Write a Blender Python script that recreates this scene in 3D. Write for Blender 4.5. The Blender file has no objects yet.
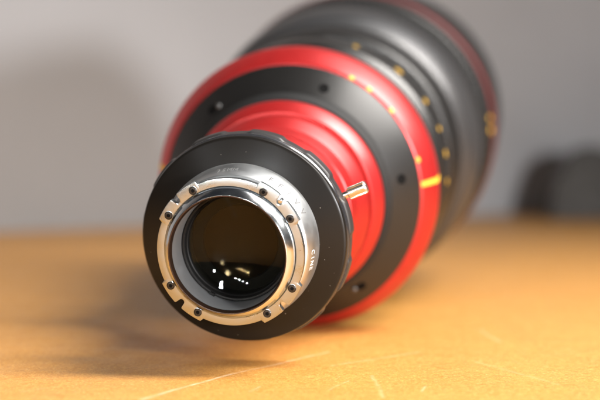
import bpy, bmesh, math, random
import numpy as np
from mathutils import Vector, Matrix, Euler
R = math.radians
random.seed(7)
S = bpy.context.scene
C = S.collection
MM = 0.001

# ------------------------------------------------------------------ camera
FPX = 1400.0                      # focal length in pixels of a 600 px wide picture
PITCH = math.atan(70.0 / FPX)
CAM_H = 0.1142
cam_d = bpy.data.cameras.new('camera')
cam = bpy.data.objects.new('camera', cam_d); C.objects.link(cam)
cam.location = (0, 0, CAM_H)
cam.rotation_euler = (R(90) - PITCH, 0, 0)
cam_d.sensor_width = 36.0
cam_d.lens = FPX / 600 * 36.0
cam_d.clip_start = 0.01; cam_d.clip_end = 50
cam_d.dof.use_dof = True
cam_d.dof.focus_distance = 0.649
cam_d.dof.aperture_fstop = 4.7
cam_d.dof.aperture_blades = 0
S.camera = cam
CR = Euler((R(90) - PITCH, 0, 0)).to_matrix()

def ray(px, py):                  # world direction (depth 1) through a point of the picture
    return CR @ Vector(((px - 300) / FPX, -(py - 200) / FPX, -1.0))

def at_depth(px, py, z):
    return Vector((0, 0, CAM_H)) + ray(px, py) * z

# ------------------------------------------------------------------ world, view
W = bpy.data.worlds.new('World'); S.world = W; W.use_nodes = True
W.node_tree.nodes['Background'].inputs[0].default_value = (0.80, 0.86, 1.0, 1)
W.node_tree.nodes['Background'].inputs[1].default_value = 0.028
S.view_settings.view_transform = 'Standard'
S.view_settings.look = 'None'
S.view_settings.exposure = 0.0
S.view_settings.gamma = 1.0
S.cycles.max_bounces = 8

# ------------------------------------------------------------------ lamps
def lamp(name, loc, target, size, power, col=(1, 1, 1), sy=None, spread=180):
    d = bpy.data.lights.new(name, 'AREA'); d.energy = power; d.color = col
    d.shape = 'RECTANGLE' if sy else 'DISK'
    d.size = size
    if sy: d.size_y = sy
    d.spread = R(spread)
    o = bpy.data.objects.new(name, d); C.objects.link(o)
    o.location = loc
    o.rotation_euler = (Vector(target) - Vector(loc)).to_track_quat('-Z', 'Y').to_euler()
    return o
tube = lamp('ceiling_tube_lamp', (1.12, 0.46, 1.32), (0, 0.64, 0), 1.20, 20, (1.0, 0.955, 0.90), sy=0.30, spread=84)
tube.rotation_euler = (R(2), R(40), 0)
lamp('rear_fill_lamp', (0.52, 0.98, 1.00), (0.06, 0.76, 0.10), 0.50, 1.8, (1.0, 0.98, 0.96), sy=0.8, spread=110)  # fill added to brighten the far barrel rings and the chrome rim
lamp('right_lamp', (0.80, -0.12, 0.25), (0.0, 1.3, 0.16), 0.16, 20.5, (1.0, 0.985, 0.98))
lamp('left_lamp', (-0.70, -0.02, 0.48), (0.3, 1.6, 0.10), 0.12, 0.35, (0.96, 0.97, 1.0))

# ------------------------------------------------------------------ materials
def mat(name, col, rough=0.5, metal=0.0, spec=0.5, aniso=0.0, coat=0.0, noise=0.0, nscale=200.0, bump=0.0, bscale=2000.0, rvar=0.0):
    m = bpy.data.materials.new(name); m.use_nodes = True
    nt = m.node_tree; n = nt.nodes; b = n['Principled BSDF']
    b.inputs['Base Color'].default_value = (*col, 1)
    b.inputs['Roughness'].default_value = rough
    b.inputs['Metallic'].default_value = metal
    b.inputs['Specular IOR Level'].default_value = spec
    b.inputs['Anisotropic'].default_value = aniso
    b.inputs['Coat Weight'].default_value = coat
    tc = n.new('ShaderNodeTexCoord')
    if noise > 0:
        t = n.new('ShaderNodeTexNoise'); t.inputs['Scale'].default_value = nscale; t.inputs['Detail'].default_value = 6
        nt.links.new(tc.outputs['Object'], t.inputs['Vector'])
        r = n.new('ShaderNodeValToRGB')
        r.color_ramp.elements[0].position = .3; r.color_ramp.elements[1].position = .7
        r.color_ramp.elements[0].color = (*[c * (1 - noise) for c in col], 1)
        r.color_ramp.elements[1].color = (*[min(1, c * (1 + noise)) for c in col], 1)
        nt.links.new(t.outputs[0], r.inputs[0]); nt.links.new(r.outputs[0], b.inputs['Base Color'])
    if rvar > 0:
        t = n.new('ShaderNodeTexNoise'); t.inputs['Scale'].default_value = 120; t.inputs['Detail'].default_value = 8
        nt.links.new(tc.outputs['Object'], t.inputs['Vector'])
        mr = n.new('ShaderNodeMapRange'); mr.inputs[1].default_value = .3; mr.inputs[2].default_value = .7
        mr.inputs[3].default_value = max(0.02, rough - rvar); mr.inputs[4].default_value = rough + rvar
        nt.links.new(t.outputs[0], mr.inputs[0]); nt.links.new(mr.outputs[0], b.inputs['Roughness'])
    if bump > 0:
        t = n.new('ShaderNodeTexNoise'); t.inputs['Scale'].default_value = bscale; t.inputs['Detail'].default_value = 4
        nt.links.new(tc.outputs['Object'], t.inputs['Vector'])
        bp = n.new('ShaderNodeBump'); bp.inputs['Strength'].default_value = bump; bp.inputs['Distance'].default_value = 0.0002
        nt.links.new(t.outputs[0], bp.inputs['Height']); nt.links.new(bp.outputs[0], b.inputs['Normal'])
    return m

M = {}
M['chrome'] = mat('chrome', (0.68, 0.71, 0.73), 0.17, 1.0, rvar=0.05, bump=0.05, bscale=900)
M['nickel'] = mat('brushed_nickel', (0.44, 0.47, 0.485), 0.30, 1.0, rvar=0.06, bump=0.10, bscale=1600)
M['black'] = mat('black_anodised', (0.008, 0.007, 0.006), 0.30, 0.0, 0.25, bump=0.08, bscale=3500)
M['black_gloss'] = mat('black_polished_edge', (0.02, 0.02, 0.022), 0.16, 0.0, 0.8)
M['housing'] = mat('black_satin_housing', (0.008, 0.0076, 0.0072), 0.36, 0.0, 0.5, noise=.1)
M['grip'] = mat('black_grip', (0.022, 0.021, 0.021), 0.42, 0.0, 0.5)
M['socket'] = mat('socket_black', (0.003, 0.003, 0.003), 0.8, 0.0, 0.1)
M['rubber'] = mat('black_matt', (0.009, 0.009, 0.009), 0.6, 0.0, 0.3)
M['graphite'] = mat('grey_satin_ring', (0.060, 0.060, 0.062), 0.36, 0.5, 0.6)
M['red'] = mat('red_anodised', (0.46, 0.018, 0.018), 0.36, 0.55, 1.0, noise=.05)
M['bore'] = mat('grey_satin_bore', (0.22, 0.225, 0.23), 0.42, 0.5, bump=0.05)
M['flock'] = mat('black_baffle', (0.005, 0.005, 0.005), 0.5, 0, 0.22)
M['screw'] = mat('black_screw', (0.05, 0.047, 0.044), 0.30, 0.8, 0.5)
M['yellow'] = mat('yellow_paint', (0.62, 0.36, 0.03), 0.5)
M['print'] = mat('pale_print', (0.55, 0.54, 0.52), 0.5, 0.0)
M['dark_print'] = mat('dark_print', (0.10, 0.10, 0.10), 0.5)
M['steel'] = mat('knurled_steel', (0.74, 0.68, 0.60), 0.26, 1.0)

# dust specks on the flange face
def add_dust(m):
    nt = m.node_tree; n = nt.nodes; b = n['Principled BSDF']
    tc = n.new('ShaderNodeTexCoord')
    v = n.new('ShaderNodeTexVoronoi'); v.inputs['Scale'].default_value = 420; v.inputs['Randomness'].default_value = 1
    nt.links.new(tc.outputs['Object'], v.inputs['Vector'])
    sep = n.new('ShaderNodeSeparateColor'); nt.links.new(v.outputs['Color'], sep.inputs[0])
    rad = n.new('ShaderNodeMapRange'); rad.inputs[1].default_value = .45; rad.inputs[2].default_value = 1.0
    rad.inputs[3].default_value = 0.0; rad.inputs[4].default_value = .085
    nt.links.new(sep.outputs[0], rad.inputs[0])
    lt = n.new('ShaderNodeMath'); lt.operation = 'LESS_THAN'
    nt.links.new(v.outputs['Distance'], lt.inputs[0]); nt.links.new(rad.outputs[0], lt.inputs[1])
    mx = n.new('ShaderNodeMix'); mx.data_type = 'RGBA'
    mx.inputs[6].default_value = b.inputs['Base Color'].default_value
    mx.inputs[7].default_value = (0.30, 0.28, 0.25, 1)
    nt.links.new(lt.outputs[0], mx.inputs[0]); nt.links.new(mx.outputs[2], b.inputs['Base Color'])
add_dust(M['black'])

# rear glass: dark coated glass
g = bpy.data.materials.new('coated_glass'); g.use_nodes = True
b = g.node_tree.nodes['Principled BSDF']
b.inputs['Base Color'].default_value = (0.004, 0.003, 0.002, 1); b.inputs['Roughness'].default_value = 0.09
b.inputs['IOR'].default_value = 1.5; b.inputs['Specular IOR Level'].default_value = 0.09; b.inputs['Specular Tint'].default_value = (1.0, 0.78, 0.52, 1)
M['glass'] = g
g = bpy.data.materials.new('clear_coated_glass'); g.use_nodes = True
gn = g.node_tree; gn.nodes.remove(gn.nodes['Principled BSDF'])
tr = gn.nodes.new('ShaderNodeBsdfTransparent'); tr.inputs[0].default_value = (0.93, 0.92, 0.86, 1)
gl = gn.nodes.new('ShaderNodeBsdfGlossy'); gl.inputs['Roughness'].default_value = 0.02; gl.inputs[0].default_value = (0.85, 0.9, 1.0, 1)
mx = gn.nodes.new('ShaderNodeMixShader'); mx.inputs[0].default_value = 0.010
gn.links.new(tr.outputs[0], mx.inputs[1]); gn.links.new(gl.outputs[0], mx.inputs[2])
gn.links.new(mx.outputs[0], gn.nodes['Material Output'].inputs[0])
M['clear_glass'] = g

# ------------------------------------------------------------------ mesh helpers
def link(name, bm, m, parent=None, sharp=28, smooth=True):
    me = bpy.data.meshes.new(name)
    bmesh.ops.recalc_face_normals(bm, faces=bm.faces[:])
    if smooth:
        for f in bm.faces: f.smooth = True
        for e in bm.edges:
            if len(e.link_faces) == 2 and e.calc_face_angle(0) > R(sharp): e.smooth = False
    bm.to_mesh(me); bm.free()
    me.materials.append(m)
    o = bpy.data.objects.new(name, me); C.objects.link(o)
    if parent is not None: o.parent = parent
    return o

def P(t, r, th):                  # lens frame: X right, Z up, Y back along the axis (all mm)
    return Vector((r * math.cos(th), t, r * math.sin(th))) * MM

def lathe(profile, seg=192, closed=False, bevel=0.0, rfun=None):
    """revolve (t, r) points about the lens axis; corners get a small chamfer"""
    pts = [tuple(p) for p in profile]
    if bevel > 0:
        out = []
        n = len(pts)
        for i, p in enumerate(pts):
            if not closed and i in (0, n - 1): out.append(p); continue
            a = Vector(pts[i - 1]); q = Vector(p); c = Vector(pts[(i + 1) % n])
            da, dc = a - q, c - q
            if da.length < 1e-6 or dc.length < 1e-6: out.append(p); continue
            ang = da.angle(dc)
            if ang > R(160): out.append(p); continue
            k = min(bevel, da.length * .4, dc.length * .4)
            out.append(tuple(q + da.normalized() * k)); out.append(tuple(q + (da.normalized() + dc.normalized()) * k * .29)); out.append(tuple(q + dc.normalized() * k))
        pts = out
    bm = bmesh.new()
    rings = []
    for (t, r) in pts:
        if r < 1e-6:
            rings.append([bm.verts.new(P(t, 0, 0))]); continue
        rings.append([bm.verts.new(P(t, r if rfun is None else rfun(t, r, 2 * math.pi * k / seg), 2 * math.pi * k / seg)) for k in range(seg)])
    pairs = list(zip(rings, rings[1:])) + ([(rings[-1], rings[0])] if closed else [])
    for A, B in pairs:
        for k in range(seg):
            k2 = (k + 1) % seg
            if len(A) == 1 and len(B) == 1: continue
            if len(A) == 1: bm.faces.new((A[0], B[k], B[k2]))
            elif len(B) == 1: bm.faces.new((A[k], B[0], A[k2]))
            else: bm.faces.new((A[k], B[k], B[k2], A[k2]))
    return bm

# ------------------------------------------------------------------ lens placement
Z0 = 0.640
VP = (577.4, -77.7)                  # where the lens axis runs to
p0 = at_depth(226.7, 255.5, Z0)       # centre of the mount's front rim
AX = ray(*VP).normalized()
right = CR @ Vector((1, 0, 0))
LX = (right - AX * right.dot(AX)).normalized()
LZ = LX.cross(AX).normalized()
RM = Matrix((LX, AX, LZ)).transposed()         # columns: local X, Y, Z
contact_t, contact_r = 389.0, 100.0
down = Vector((0, 0, -1)); dl = (down - AX * down.dot(AX)).normalized()
low = p0 + AX * contact_t * MM + dl * contact_r * MM
low2 = p0 + AX * 165 * MM + dl * 81.2 * MM
low3 = p0 + AX * 36 * MM + dl * 50.5 * MM
print('CLEARANCE fat', low.z * 1000, 'red', low2.z * 1000, 'flange', low3.z * 1000)
base = Vector((low.x, low.y, 0.0))
root = bpy.data.objects.new('camera_lens', None); C.objects.link(root)
root.empty_display_size = 0.05
root.location = base
root.rotation_euler = RM.to_euler()
OFF = RM.inverted() @ (p0 - base)  # the mount centre in the lens frame
root['label'] = 'large black cinema zoom lens with red bands and silver mount lying on orange table'
root['category'] = 'camera lens'

def part(name, bm, m, parent=None, label=None, **k):
    o = link(name, bm, m, parent if parent is not None else root, **k)
    if parent is None: o.location = OFF
    if label: o['label'] = label
    return o

# ---- mount rim (polished lip and tube), bore
part('mount_rim', lathe([(0.1, 28.05), (0.0, 27.8), (2.2, 27.4), (2.2, 28.3), (7.5, 28.6), (7.5, 30.9), (4.6, 30.9), (3.6, 30.5), (1.6, 29.3)], 256, True, 0.3), M['chrome'])
part('rim_lip', lathe([(-0.2, 27.9), (-0.1, 27.35), (2.0, 26.75), (3.0, 26.75), (3.0, 27.35), (1.3, 27.4)], 256, True, 0.05), mat('bronze_lip', (0.045, 0.025, 0.016), 0.35, 0.6))
part('mount_bore', lathe([(3.1, 26.9), (10, 26.6), (18.2, 26.3), (18.2, 27.25), (3.1, 27.25)], 192, True, 0.05), M['bore'])
bf = part('baffle_ring', lathe([(17.0, 26.2), (17.0, 25.0), (17.8, 24.6), (19.5, 24.4), (20.0, 23.8), (24.5, 23.6), (33, 23.6), (33, 26.2)], 192, True, 0.25), M['flock'])
# tiny locating tab standing on the baffle at the lower left
def boxbm(c, ex, ey, ez, sx, sy, sz, bev=0.0):
    bm = bmesh.new(); bmesh.ops.create_cube(bm, size=1)
    mt = Matrix((ex, ey, ez)).transposed()
    for v in bm.verts: v.co = c + mt @ Vector((v.co.x * sx * MM, v.co.y * sy * MM, v.co.z * sz * MM))
    if bev: bmesh.ops.bevel(bm, geom=bm.edges[:], offset=bev * MM, segments=2, affect='EDGES')
    return bm
def frame(th):                    # radial, axial, tangential
    return Vector((math.cos(th), 0, math.sin(th))), Vector((0, 1, 0)), Vector((-math.sin(th), 0, math.cos(th)))
er, ea, et = frame(R(-116))
part('locating_tab', boxbm(P(16.6, 25.6, R(-116)), er, ea, et, 1.3, 1.4, 2.2, 0.2), M['flock'], bf)

# glass: concave rear element, then a convex one further in is hidden by its reflection
def cap(t_edge, r_edge, Rc, concave, seg=128, n=28):
    prof = []
    for i in range(n + 1):
        r = r_edge * i / n
        sag = Rc - math.sqrt(Rc * Rc - r * r)
        e = Rc - math.sqrt(Rc * Rc - r_edge * r_edge)
        t = t_edge + (e - sag if concave else -(e - sag))
        prof.append((t, r))
    return prof
GL_T, GL_R, GL_RC, GL_CONC = 21.5, 23.6, 64.0, True
def sheet(prof_a, prof_b): return prof_a + prof_b[::-1]
front = cap(GL_T, GL_R, GL_RC, GL_CONC)
part('rear_glass_element', lathe(sheet(front, [(t + .8, r) for t, r in front]), 128), M['clear_glass'])
IN_T, IN_R, IN_RC = 28.0, 18.0, 52.0
inner = cap(IN_T, IN_R, IN_RC, True)
part('inner_glass_element', lathe(inner + [(IN_T + 8, IN_R), (IN_T + 8, 0)], 128), M['glass'])
part('inner_glass_cell', lathe([(27.4, 24.0), (27.4, 18.6), (27.9, 18.1), (34, 18.1), (34, 24.0)], 128, True, .15), M['socket'])

# ---- bayonet ring with four lobes, notches and eight screws
def lobe_outline():
    pts = []
    N = 1440
    def rad(d):
        d = (d - 1.5) % 90.0 - 45.0           # lobes centred on the diagonals
        a = abs(d)
        lobe = 36.6; neck = 34.9
        if a > 21.5: return neck
        if a > 20.0: return neck + (lobe - neck) * (21.5 - a) / 1.5
        hw = 2.5                      # notch half width in degrees
        if a < hw:
            x = a / hw
            return 32.9 + 1.5 * (1 - math.sqrt(max(0, 1 - x * x))) 
        if a < hw + 0.35: return 34.4 + (lobe - .3 - 34.4) * (a - hw) / 0.35
        if a < hw + 1.0: return lobe - .3 + .3 * (a - hw - .35) / .65
        return lobe
    for k in range(N):
        d = 360.0 * k / N
        pts.append((rad(d), R(d)))
    return pts
def bayonet(t0, t1, rin):
    ol = lobe_outline(); n = len(ol)
    bm = bmesh.new()
    loops = [(t1, lambda r: r), (t0 + .35, lambda r: r), (t0 + .08, lambda r: r - .12), (t0, lambda r: r - .38)]
    rings = [[bm.verts.new(P(t, f(r), th)) for (r, th) in ol] for t, f in loops]
    rings.append([bm.verts.new(P(t0, 32.0, th)) for (r, th) in ol])
    rings.append([bm.verts.new(P(t0, rin + .4, th)) for (r, th) in ol])
    rings.append([bm.verts.new(P(t0 + .4, rin, th)) for (r, th) in ol])
    rings.append([bm.verts.new(P(t1, rin, th)) for (r, th) in ol])
    rings.append(rings[0])
    for A, B in zip(rings, rings[1:]):
        for k in range(n):
            k2 = (k + 1) % n
            bm.faces.new((A[k], B[k], B[k2], A[k2]))
    return bm
T_W0, T_W1 = 5.7, 9.0
bay = part('bayonet_ring', bayonet(T_W0, T_W1, 31.0), M['nickel'], sharp=35)
# screws: countersunk socket heads
def screw_mesh():
    bm = bmesh.new()
    prof = [(.1, 2.1, 'n'), (-.14, 2.12, 'n'), (-.20, 1.95, 'n'), (-.03, 1.80, 'n'), (-.24, 1.55, 'n'), (-.32, .80, 'n'), (-.03, .68, 'n'), (-.03, 0, 'n')]
    seg = 24; rings = []
    for i, (t, r, _) in enumerate(prof):
        if r == 0: rings.append([bm.verts.new((0, t * MM, 0))]); continue
        rr = []
        for k in range(seg):
            th = 2 * math.pi * k / seg
            q = r
            if 5 <= i <= 6: q = r * (1.0 + .38 * max(0, math.cos(6 * th)) ** 2)
            rr.append(bm.verts.new((q * math.cos(th) * MM, t * MM, q * math.sin(th) * MM)))
        rings.append(rr)
    for A, B in zip(rings, rings[1:]):
        for k in range(seg):
            k2 = (k + 1) % seg
            if len(B) == 1: bm.faces.new((A[k], B[0], A[k2]))
            else: bm.faces.new((A[k], B[k], B[k2], A[k2]))
    return bm
first = None
for d in (31, 61, 121, 150.5, 211, 242, 302, 332):
    if first is None:
        first = part('screw', screw_mesh(), M['screw'], bay); o = first
        first.data.materials.append(M['socket']); first.data.materials.append(M['nickel'])
        for f in first.data.polygons:
            rr = max((first.data.vertices[v].co.x ** 2 + first.data.vertices[v].co.z ** 2) ** .5 for v in f.vertices) / MM
            if rr < 1.2: f.material_index = 1
            elif rr > 1.99: f.material_index = 2
    else:
        o = first.copy(); C.objects.link(o); o.parent = bay
    o.location = P(T_W0 - .02, 33.2, R(d)); o.rotation_euler = (0, R(17 * d), 0)

def rod(name, c, ax, rad, h, m, parent):
    bm = bmesh.new(); seg = 32
    q = ax.normalized(); u = q.orthogonal().normalized(); v = q.cross(u); rings = []
    for (z, r) in ((0, rad), (h - rad * .35, rad), (h - rad * .08, rad * .75), (h, rad * .4)):
        rings.append([bm.verts.new(c + (q * z + (u * math.cos(2 * math.pi * k / seg) + v * math.sin(2 * math.pi * k / seg)) * r) * MM) for k in range(seg)])
    for A, B in zip(rings, rings[1:]):
        for k in range(seg): bm.faces.new((A[k], A[(k + 1) % seg], B[(k + 1) % seg], B[k]))
    bm.faces.new(rings[-1]); bm.faces.new(rings[0][::-1])
    return part(name, bm, m, parent)
rod('notch_pin', P(9.2, 34.3, R(46.5)), Vector((0, -1, 0)), 1.25, 3.0, M['chrome'], bay)  # chrome pin added to put a bright spot in the upper right notch

# ---- chrome barrel behind the lobes, with its lettering
BAR = [(9.1, 32.6), (12.0, 32.8), (13.2, 35.0), (14.4, 35.6), (25.2, 38.0), (28.6, 38.0), (28.6, 30.3), (9.1, 30.3)]
bar = part('mount_barrel', lathe(BAR, 256, True, 0.3), mat('satin_silver', (0.60, 0.62, 0.63), 0.40, 1.0, rvar=.04))
def text_mesh(s, size):
    cu = bpy.data.curves.new('t', 'FONT'); cu.body = s; cu.size = size; cu.extrude = 0.0; cu.resolution_u = 3
    o = bpy.data.objects.new('t', cu); C.objects.link(o)
    bpy.context.view_layer.update()
    me = o.evaluated_get(bpy.context.evaluated_depsgraph_get()).to_mesh()
    vs = [tuple(v.co) for v in me.vertices]; fs = [tuple(p.vertices) for p in me.polygons]
    w = max(v[0] for v in vs)
    bpy.data.objects.remove(o); bpy.data.curves.remove(cu)
    return vs, fs, w
def wrap_text(s, size, adv, deg_c, tbase, rbase, slope, lift, stretch=1.0):
    """letters run clockwise with their tops away from the lens's mount; r grows by slope per mm of t"""
    bm = bmesh.new()
    n = len(s)
    for i, ch in enumerate(s):
        if ch == ' ': continue
        vs, fs, w = text_mesh(ch, size)
        c = deg_c - (i - (n - 1) / 2) * adv
        off = len(bm.verts); nv = []
        for (x, y, z) in vs:
            t = tbase + y * stretch
            r = rbase + slope * y * stretch + lift
            th = R(c) - (x - w / 2) / rbase
            nv.append(bm.verts.new(P(t, r, th)))
        for f in fs:
            try: bm.faces.new([nv[k] for k in f])
            except ValueError: pass
    ext = bmesh.ops.extrude_face_region(bm, geom=bm.faces[:])
    for v in [q for q in ext['geom'] if isinstance(q, bmesh.types.BMVert)]:
        d = Vector((v.co.x, 0, v.co.z)).normalized(); v.co -= d * (lift + .1) * MM
    return bm
sl = 2.4 / 10.8
part('lettering', wrap_text('FF/VV', 4.5, 8.4, 46, 16.6, 35.6 + sl * 2.2, sl, .08, 1.35), M['dark_print'], bar, smooth=False)
part('lettering', wrap_text('35MM', 3.4, 4.3, 97, 17.6, 35.6 + sl * 3.2, sl, .08, 1.4), M['dark_print'], bar, smooth=False)
part('lettering', wrap_text('CINE', 3.4, 4.2, -8, 17.6, 35.6 + sl * 3.2, sl, .08, 1.4), M['print'], bar, smooth=False)

# ---- black adapter flange
part('adapter_flange', lathe([(28.7, 38.0), (29.0, 38.6), (31.6, 48.8), (32.3, 50.0), (33.2, 50.35), (35.0, 50.35), (35.0, 36), (28.7, 36)], 256, True, 0.2), M['black'])
part('trim_ring', lathe([(35.1, 49.8), (35.3, 50.2), (36.3, 50.9), (37.6, 51.0), (37.6, 45), (35.1, 45)], 256, True, 0.15), M['black_gloss'])
def scallop(t, r, th):
    if r < 46: return r
    c = math.cos(11 * th + .6)
    s = 1 / (1 + math.exp(-9 * (c - .25)))
    return r - 1.1 * s
part('grip_ring', lathe([(37.7, 48.6), (37.7, 51.2), (38.6, 52.0), (44.5, 52.2), (48.0, 51.2), (48.6, 48.5), (48.6, 40), (37.7, 40)], 660, True, 0.25, rfun=scallop), M['grip'])

# ---- locking knob on the flange's side
kd = R(24)
def knob_bm(r0, r1, rad, flutes=0, amp=0.0, t=43.5, seg=96):
    er, ea, et = frame(kd)
    er = (er + ea * 0.05).normalized()
    bm = bmesh.new(); rings = []
    n = [(r0, 0), (r0, rad * .8), (r0 + .5, rad), (r1 - .7, rad), (r1, rad * .82), (r1, 0)]
    for (h, q) in n:
        c = P(t, 0, 0) + er * h * MM
        if q == 0: rings.append([bm.verts.new(c)]); continue
        rr = []
        for k in range(seg):
            a = 2 * math.pi * k / seg
            qq = q - (amp * (math.cos(flutes * a) < -.35) if flutes else 0)
            rr.append(bm.verts.new(c + (ea * math.cos(a) + et * math.sin(a)) * qq * MM))
        rings.append(rr)
    for A, B in zip(rings, rings[1:]):
        for k in range(seg):
            k2 = (k + 1) % seg
            if len(A) == 1: bm.faces.new((A[0], B[k], B[k2]))
            elif len(B) == 1: bm.faces.new((A[k], B[0], A[k2]))
            else: bm.faces.new((A[k], B[k], B[k2], A[k2]))
    return bm
kn = part('locking_knob', knob_bm(53.5, 63.0, 3.1, 12, .34), M['steel'])
part('knob_stem', knob_bm(49.5, 53.8, 1.7, 0), M['steel'], kn)

# ---- red sleeve, red band
part('red_sleeve', lathe([(48.7, 40), (48.7, 42.8), (90, 43.2), (90.6, 41.6), (93.4, 41.6), (94, 43.2), (99, 43.8), (104, 44.8), (110, 48.8), (112, 49.5), (114.6, 49.5), (115.2, 49.0), (115.6, 45.0), (121.6, 46.2), (121.6, 40)], 256, True, 0.3), M['red'])
part('red_band', lathe([(121.7, 46.3), (121.7, 50.2), (122.2, 50.6), (127.0, 54.4), (129.0, 55.2), (130.6, 55.2), (131.4, 54.4), (131.4, 46.3)], 256, True, 0.35), M['red'])

# ---- knurled ring
def knurl(t, r, th):
    if r < 55: return r
    return r - .22 * (math.cos(150 * th) < 0)
part('knurled_ring', lathe([(131.6, 54.0), (131.8, 56.2), (135.8, 58.8), (137.0, 59.0), (137.0, 50), (131.6, 50)], 900, True, 0.15, rfun=knurl), M['rubber'], sharp=40)

# ---- black satin rear housing with set screws
hs = part('rear_housing', lathe([(137.1, 52), (137.1, 58.6), (138.0, 59.4), (149.3, 72.6), (150.5, 72.6), (150.5, 52)], 256, True, 0.3), M['housing'])
def setscrew():
    bm = bmesh.new(); seg = 20; rings = []
    for (h, r) in ((-.6, 2.9), (.06, 2.9), (.22, 2.7), (.22, 1.7), (.05, 1.5), (.03, 1.3), (.03, 0)):
        if r == 0: rings.append([bm.verts.new((0, 0, h * MM))]); continue
        rings.append([bm.verts.new((r * math.cos(2 * math.pi * k / seg) * MM, r * math.sin(2 * math.pi * k / seg) * MM, h * MM)) for k in range(seg)])
    for A, B in zip(rings, rings[1:]):
        for k in range(seg):
            k2 = (k + 1) % seg
            if len(B) == 1: bm.faces.new((A[k], B[0], A[k2]))
            else: bm.faces.new((A[k], B[k], B[k2], A[k2]))
    return bm
hd = Vector((13.2, 11.3)).normalized()          # cone direction (dr, dt)
def on_cone(o, th, t, r):
    er, ea, et = frame(th)
    nrm = (er * hd.y - ea * hd.x).normalized()
    al = et.cross(nrm)
    o.location = P(t, r, th)
    o.rotation_euler = Matrix((et, nrm.cross(et), nrm)).transposed().to_euler()
first = None; fh = None
for d in (11, 72, 132, 192, 252, 310):
    if first is None:
        first = part('set_screw', setscrew(), M['socket'], hs); o = first
    else:
        o = first.copy(); C.objects.link(o); o.parent = hs
    on_cone(o, R(d), 142.0, 64.1)

for d in (128, 306.5):
    er, ea, et = frame(R(d))
    rod('release_pin', P(141.2, 63.1, R(d)), er * hd.y - ea * hd.x, 1.5, 1.3, mat('grey_pin', (.12, .12, .12), .4, .5), hs)

# ---- big red index ring with yellow marks
RR = [(150.6, 72.8), (151.4, 74.0), (160.5, 80.0), (164.0, 81.2), (173.0, 81.0), (174.5, 79.6), (174.5, 60), (150.6, 60)]
ri = part('red_index_ring', lathe(RR, 256, True, 0.4), M['red'])
def patch(prof, d0, d1, lift=.12, n=6):
    """a slightly raised curved tile following the (t, r) profile between two angles"""
    bm = bmesh.new(); a0, a1 = R(d0), R(d1)
    def grid(l): return [[bm.verts.new(P(t - (l * .5 if l > 0 else 0), r + l, a0 + (a1 - a0) * k / n)) for k in range(n + 1)] for t, r in prof]
    A = grid(lift); B = grid(-.3); m = len(prof)
    for i in range(m - 1):
        for k in range(n):
            bm.faces.new((A[i][k], A[i + 1][k], A[i + 1][k + 1], A[i][k + 1])); bm.faces.new((B[i][k], B[i][k + 1], B[i + 1][k + 1], B[i + 1][k]))
        bm.faces.new((A[i][0], B[i][0], B[i + 1][0], A[i + 1][0])); bm.faces.new((A[i][n], A[i + 1][n], B[i + 1][n], B[i][n]))
    for k in range(n):
        bm.faces.new((A[0][k], A[0][k + 1], B[0][k + 1], B[0][k])); bm.faces.new((A[-1][k], B[-1][k], B[-1][k + 1], A[-1][k + 1]))
    return bm
for d in (6.2, 171.5):
    part('index_mark', patch([(150.9, 73.2), (151.4, 74.0), (160.5, 80.0), (164.0, 81.2), (173, 81.0)], d - 1.1, d + 1.1), M['yellow'], ri)
for d in (63, 54, 41, 17):
    part('scale_mark', patch([(150.8, 73.1), (151.4, 74.0), (152.4, 74.7)], d - 1.1, d + 1.1), M['yellow'], ri)

# ---- barrel sections behind it
part('barrel_sleeve', lathe([(174.6, 60), (174.6, 76.2), (204.5, 76.6), (204.5, 60)], 192, True, 0.3), M['rubber'])
sc = part('scale_ring', lathe([(204.6, 60), (204.6, 74.5), (210.8, 80.2), (214, 80.5), (230, 81.2), (233.5, 79.4), (233.5, 60)], 224, True, 0.5), M['housing'])
for d, w in ((72, 1.2), (51, 2.3), (34, 1.5), (21, 1.2), (10, 1.9), (-2, 1.6)):
    part('scale_mark', patch([(219.5, 80.7), (223.8, 80.9)], d - w * .75, d + w * .75, .15), M['yellow'], sc)
part('barrel_groove', lathe([(233.6, 60), (233.6, 76.8), (262.5, 77.6), (262.5, 60)], 192, True, 0.3), M['rubber'])
part('zoom_ring', lathe([(262.6, 60), (262.6, 79.0), (265, 81.2), (292, 84.0), (292, 60)], 224, True, 0.6), M['housing'])
part('zoom_scale_band', lathe([(292.1, 60), (292.1, 83.6), (293.5, 85.0), (300, 90.0), (308, 92.6), (318, 94.0), (324, 94.2), (325, 93), (325, 60)], 224, True, 0.6), M['graphite'])
part('zoom_collar', lathe([(325.1, 60), (325.1, 92.0), (326, 92.4), (331, 92.4), (332, 91.6), (336, 91.6), (336, 60)], 224, True, 0.5), M['rubber'])
def gear(t, r, th):
    if r < 86.5: return r
    return r - 1.6 * (math.cos(110 * th) < 0)
part('focus_gear', lathe([(336.1, 60), (336.1, 84), (344, 84.4), (345, 95.0), (346, 96.0), (361, 97.0), (362.5, 95.6), (363, 86), (366, 86), (366, 60)], 880, True, 0.3, rfun=gear), M['rubber'], sharp=40)
fr = part('front_housing', lathe([(366.1, 60), (366.1, 93.4), (368.5, 97.0), (378, 98.6), (383, 99.2), (384, 98.8), (384, 60)], 224, True, 0.6), M['housing'])
for d, w in ((4, 1.3), (9, .9)):
    part('scale_mark', patch([(371, 97.5), (376, 98.4)], d - w, d + w, .2), M['yellow'], fr)
part('front_red_ring', lathe([(384.1, 60), (384.1, 98.9), (385.2, 100.0), (400, 100.0), (401, 99), (401, 60)], 224, True, 0.5), mat('deep_red_band', (0.11, 0.010, 0.010), 0.5, 0.1, noise=.06))
part('front_rim', lathe([(401.1, 60), (401.1, 98.8), (404, 99.4), (450, 99.2), (500, 97.6), (502, 96), (502, 88), (470, 84), (462, 60)], 224, True, 0.6), M['rubber'])
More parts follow.
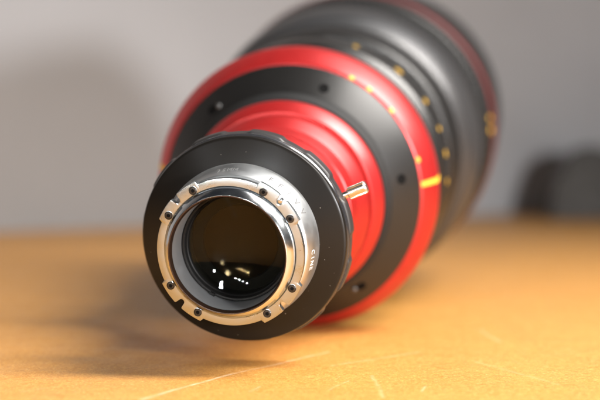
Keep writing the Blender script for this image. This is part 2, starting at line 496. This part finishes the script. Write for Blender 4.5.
part('front_glass_element', lathe([(463, 0), (463, 70), (470, 82), (478, 60), (482, 30), (483, 0)], 96), M['glass'])

# small foot under the front barrel that the lens rests on, out of sight behind the red ring
fth = math.atan2(dl.dot(LZ), dl.dot(LX))
er, ea, et = frame(fth)
part('mount_foot', boxbm(P(389, 100.0 + low.z * 500 - 2.0, fth), er, ea, et, low.z * 1000 + 3.0, 26, 60, 1.5), M['housing'])

# ------------------------------------------------------------------ room lights seen in the rear glass
def glass_lamp(name, px, py, dist, size, sy, power, col):
    d = ray(px, py).normalized(); o = Vector((0, 0, CAM_H))
    e = GL_RC - math.sqrt(GL_RC ** 2 - GL_R ** 2)
    apex = p0 + AX * (GL_T + e) * MM; cen = apex - AX * GL_RC * MM       # concave towards the camera
    oc = o - cen; bq = oc.dot(d); cq = oc.dot(oc) - (GL_RC * MM) ** 2
    k = -bq + math.sqrt(bq * bq - cq)
    hit = o + d * k; nrm = (cen - hit).normalized()
    r = d - nrm * 2 * d.dot(nrm)
    pos = hit + r * dist
    print('LAMP', name, pos)
    l = lamp(name, pos, hit, size, power, col, sy=sy, spread=40)
    return l
glass_lamp('window_light', 221, 285, 1.25, 0.055, 0.12, 0.32, (0.96, 0.98, 1.0))
glass_lamp('window_light', 214, 271, 1.25, 0.035, 0.045, 0.07, (0.98, 1.0, 1.0))
for k in range(4):
    glass_lamp('downlight', 235 + 4 * k, 278.5 + 1.6 * k, 1.3, 0.028, 0.014, 0.06, (1.0, 0.96, 0.88))

# ------------------------------------------------------------------ table
def struct(name, bm, m):
    o = link(name, bm, m, None, smooth=False); o['kind'] = 'structure'; return o
def table_point(px, py):
    d = ray(px, py); k = CAM_H / -d.z; return Vector((d.x * k, d.y * k))
wl = table_point(0, 232); wr = table_point(600, 211); print('WALL', wl, wr); wd = (wr - wl).normalized(); wn = Vector((-wd.y, wd.x))
if wn.y < 0: wn = -wn
A = wl - wd * 1.4; B = wr + wd * 1.6
def prism(pts, z0, z1):
    bm = bmesh.new()
    lo = [bm.verts.new((x, y, z0)) for x, y in pts]; hi = [bm.verts.new((x, y, z1)) for x, y in pts]
    bm.faces.new(hi); bm.faces.new(lo[::-1])
    for i in range(len(pts)):
        j = (i + 1) % len(pts); bm.faces.new((lo[i], lo[j], hi[j], hi[i]))
    return bm

tm = bpy.data.materials.new('orange_fibreboard'); tm.use_nodes = True
nt = tm.node_tree; n = nt.nodes; L = nt.links.new; b = n['Principled BSDF']
tc = n.new('ShaderNodeTexCoord'); OC = tc.outputs['Object']
def noise(scale, detail=5, rough=.6, vec=OC, dist=0.0):
    t = n.new('ShaderNodeTexNoise'); t.inputs['Scale'].default_value = scale; t.inputs['Detail'].default_value = detail
    t.inputs['Roughness'].default_value = rough; t.inputs['Distortion'].default_value = dist; L(vec, t.inputs['Vector']); return t.outputs[0]
def ramp(fac, stops):
    r = n.new('ShaderNodeValToRGB'); e = r.color_ramp.elements
    while len(e) < len(stops): e.new(.5)
    for i, (p, c) in enumerate(stops):
        e[i].position = p; e[i].color = c if len(c) == 4 else (*c, 1)
    L(fac, r.inputs[0]); return r.outputs[0]
def mix(fac, a, bb, mode='MIX'):
    m = n.new('ShaderNodeMix'); m.data_type = 'RGBA'; m.blend_type = mode
    if isinstance(fac, float): m.inputs[0].default_value = fac
    else: L(fac, m.inputs[0])
    for i, q in ((6, a), (7, bb)):
        if isinstance(q, tuple): m.inputs[i].default_value = (*q, 1)
        else: L(q, m.inputs[i])
    return m.outputs[2]
def math_(op, a, bb=0.0, clamp=False):
    m = n.new('ShaderNodeMath'); m.operation = op; m.use_clamp = clamp
    for i, q in ((0, a), (1, bb)):
        if isinstance(q, (int, float)): m.inputs[i].default_value = q
        else: L(q, m.inputs[i])
    return m.outputs[0]
warp = noise(35, 3)
big = noise(22, 6, .7)
col = ramp(big, [(.34, (0.46, 0.192, 0.030)), (.64, (0.59, 0.262, 0.050))])
fl = noise(420, 6, .75, dist=1.2)
col = mix(ramp(fl, [(.42, (0, 0, 0)), (.60, (1, 1, 1))]), col, (0.70, 0.37, 0.095))
fd = noise(330, 6, .75, dist=2.0)
col = mix(ramp(fd, [(.53, (0, 0, 0)), (.64, (.75, .75, .75))]), col, (0.34, 0.14, 0.03))
fx = noise(1000, 4, .8, dist=.6)
col = mix(ramp(fx, [(.44, (.55, .55, .55)), (.56, (0, 0, 0))]), col, (0.36, 0.15, 0.032))
fy = noise(800, 3, .8, dist=.8)
col = mix(ramp(fy, [(.58, (0, 0, 0)), (.66, (.6, .6, .6))]), col, (0.84, 0.60, 0.28))
# scratches: pale lines with a shape of their own, as worn into this board
sep = n.new('ShaderNodeSeparateXYZ'); L(OC, sep.inputs[0])
def seg_mask(p, q, width, strength):
    (x0, y0), (x1, y1) = p, q
    dx, dy = x1 - x0, y1 - y0; ln = math.hypot(dx, dy); dx /= ln; dy /= ln
    ax = math_('SUBTRACT', sep.outputs[0], x0); ay = math_('SUBTRACT', sep.outputs[1], y0)
    u = math_('ADD', math_('MULTIPLY', ax, dx), math_('MULTIPLY', ay, dy))
    v = math_('SUBTRACT', math_('MULTIPLY', ax, dy), math_('MULTIPLY', ay, dx))
    v = math_('ADD', v, math_('MULTIPLY', math_('SUBTRACT', warp, .5), .004))
    a = math_('SUBTRACT', 1.0, math_('DIVIDE', math_('ABSOLUTE', v), width), True)
    m1 = math_('MULTIPLY', math_('GREATER_THAN', u, 0.0), math_('LESS_THAN', u, ln))
    return math_('MULTIPLY', math_('MULTIPLY', a, m1), strength)
def tpix(px, py):
    d = ray(px, py); k = CAM_H / -d.z; return (d.x * k, d.y * k)
total = None
for p, q, w, s in [((140, 400), (232, 374), .0016, .60), ((228, 375), (330, 352), .0015, .40), ((372, 375), (384, 398), .0014, .2),
                   ((330, 366), (420, 352), .0016, .22), ((470, 360), (560, 385), 0.0016, .12), ((480, 330), (500, 342), .0014, .3), ((330, 390), (350, 380), .0008, .25),
                   ((20, 392), (60, 386), .0008, .25), ((250, 392), (262, 386), .0008, .3), ((420, 392), (426, 386), .0010, .3)]:
    s_ = seg_mask(tpix(*p), tpix(*q), w, s)
    total = s_ if total is None else math_('MAXIMUM', total, s_)
brk = ramp(noise(150, 4), [(.38, (.25, .25, .25)), (.55, (1, 1, 1))])
total = math_('MULTIPLY', total, brk)
col = mix(total, col, (0.86, 0.70, 0.48))
# small pale scuffs
sc1 = ramp(noise(70, 6, .8), [(.66, (0, 0, 0)), (.74, (.5, .5, .5))])
col = mix(sc1, col, (0.80, 0.60, 0.34))
L(col, b.inputs['Base Color'])
L(ramp(noise(60, 5), [(.3, (.38, .38, .38)), (.7, (.52, .52, .52))]), b.inputs['Roughness'])
b.inputs['Specular IOR Level'].default_value = 0.35
bp = n.new('ShaderNodeBump'); bp.inputs['Strength'].default_value = .35; bp.inputs['Distance'].default_value = .0004
L(math_('ADD', fl, math_('MULTIPLY', total, -.8)), bp.inputs['Height']); L(bp.outputs[0], b.inputs['Normal'])
struct('table', prism([(-1.3, 0.10), (1.5, 0.10), (B.x - .3, B.y + .3), (A.x, A.y + .05)][:2] + [tuple(B), tuple(A)], -0.03, 0.0), tm)

# ------------------------------------------------------------------ wall
wm = mat('grey_wall_paint', (0.42, 0.425, 0.44), 0.8, noise=.05, nscale=4)
A2, B2 = A + wn * .002, B + wn * .002
struct('wall', prism([tuple(A2), tuple(B2), tuple(B2 + wn * .1), tuple(A2 + wn * .1)], -0.03, 1.6), wm)

# ------------------------------------------------------------------ unidentified dark pouch standing by the wall on the right
pm = mat('charcoal_matt', (0.075, 0.072, 0.068), 0.95, noise=.3, nscale=60, bump=.4, bscale=800)
pc = table_point(590, 218)
pr = bpy.data.objects.new('dark_form', None); C.objects.link(pr); pr.location = (pc.x, pc.y, 0); pr.rotation_euler = (0, 0, math.atan2(wd.y, wd.x))
pr['label'] = 'dark charcoal round-topped pouch standing out of focus against the grey wall'; pr['category'] = 'form'
def dome(w, d, h, z0=0.0, grow=0.0, frac=0.0):
    bm = bmesh.new(); rings = []; n = 40
    ks = [frac + (1 - frac) * i / 12 for i in range(13)]
    for k in ks:
        z = z0 + h * math.sin(k * math.pi / 2) ; q = math.cos(k * math.pi / 2) ** .9
        q = max(q, 0.02)
        rings.append([bm.verts.new((((w / 2 + grow) * q * math.copysign(abs(math.cos(a)) ** .9, math.cos(a))), (d / 2 + grow) * q * math.copysign(abs(math.sin(a)) ** .7, math.sin(a)), z + grow)) for a in [2 * math.pi * j / n for j in range(n)]])
    for A_, B_ in zip(rings, rings[1:]):
        for k in range(n): bm.faces.new((A_[k], A_[(k + 1) % n], B_[(k + 1) % n], B_[k]))
    bm.faces.new(rings[-1]); bm.faces.new(rings[0][::-1])
    return bm
link('body', dome(.135, .05, .092), pm, pr, sharp=60)
link('upper_shell', dome(.135, .05, .092, 0, .0018, .5), pm, pr, sharp=60)
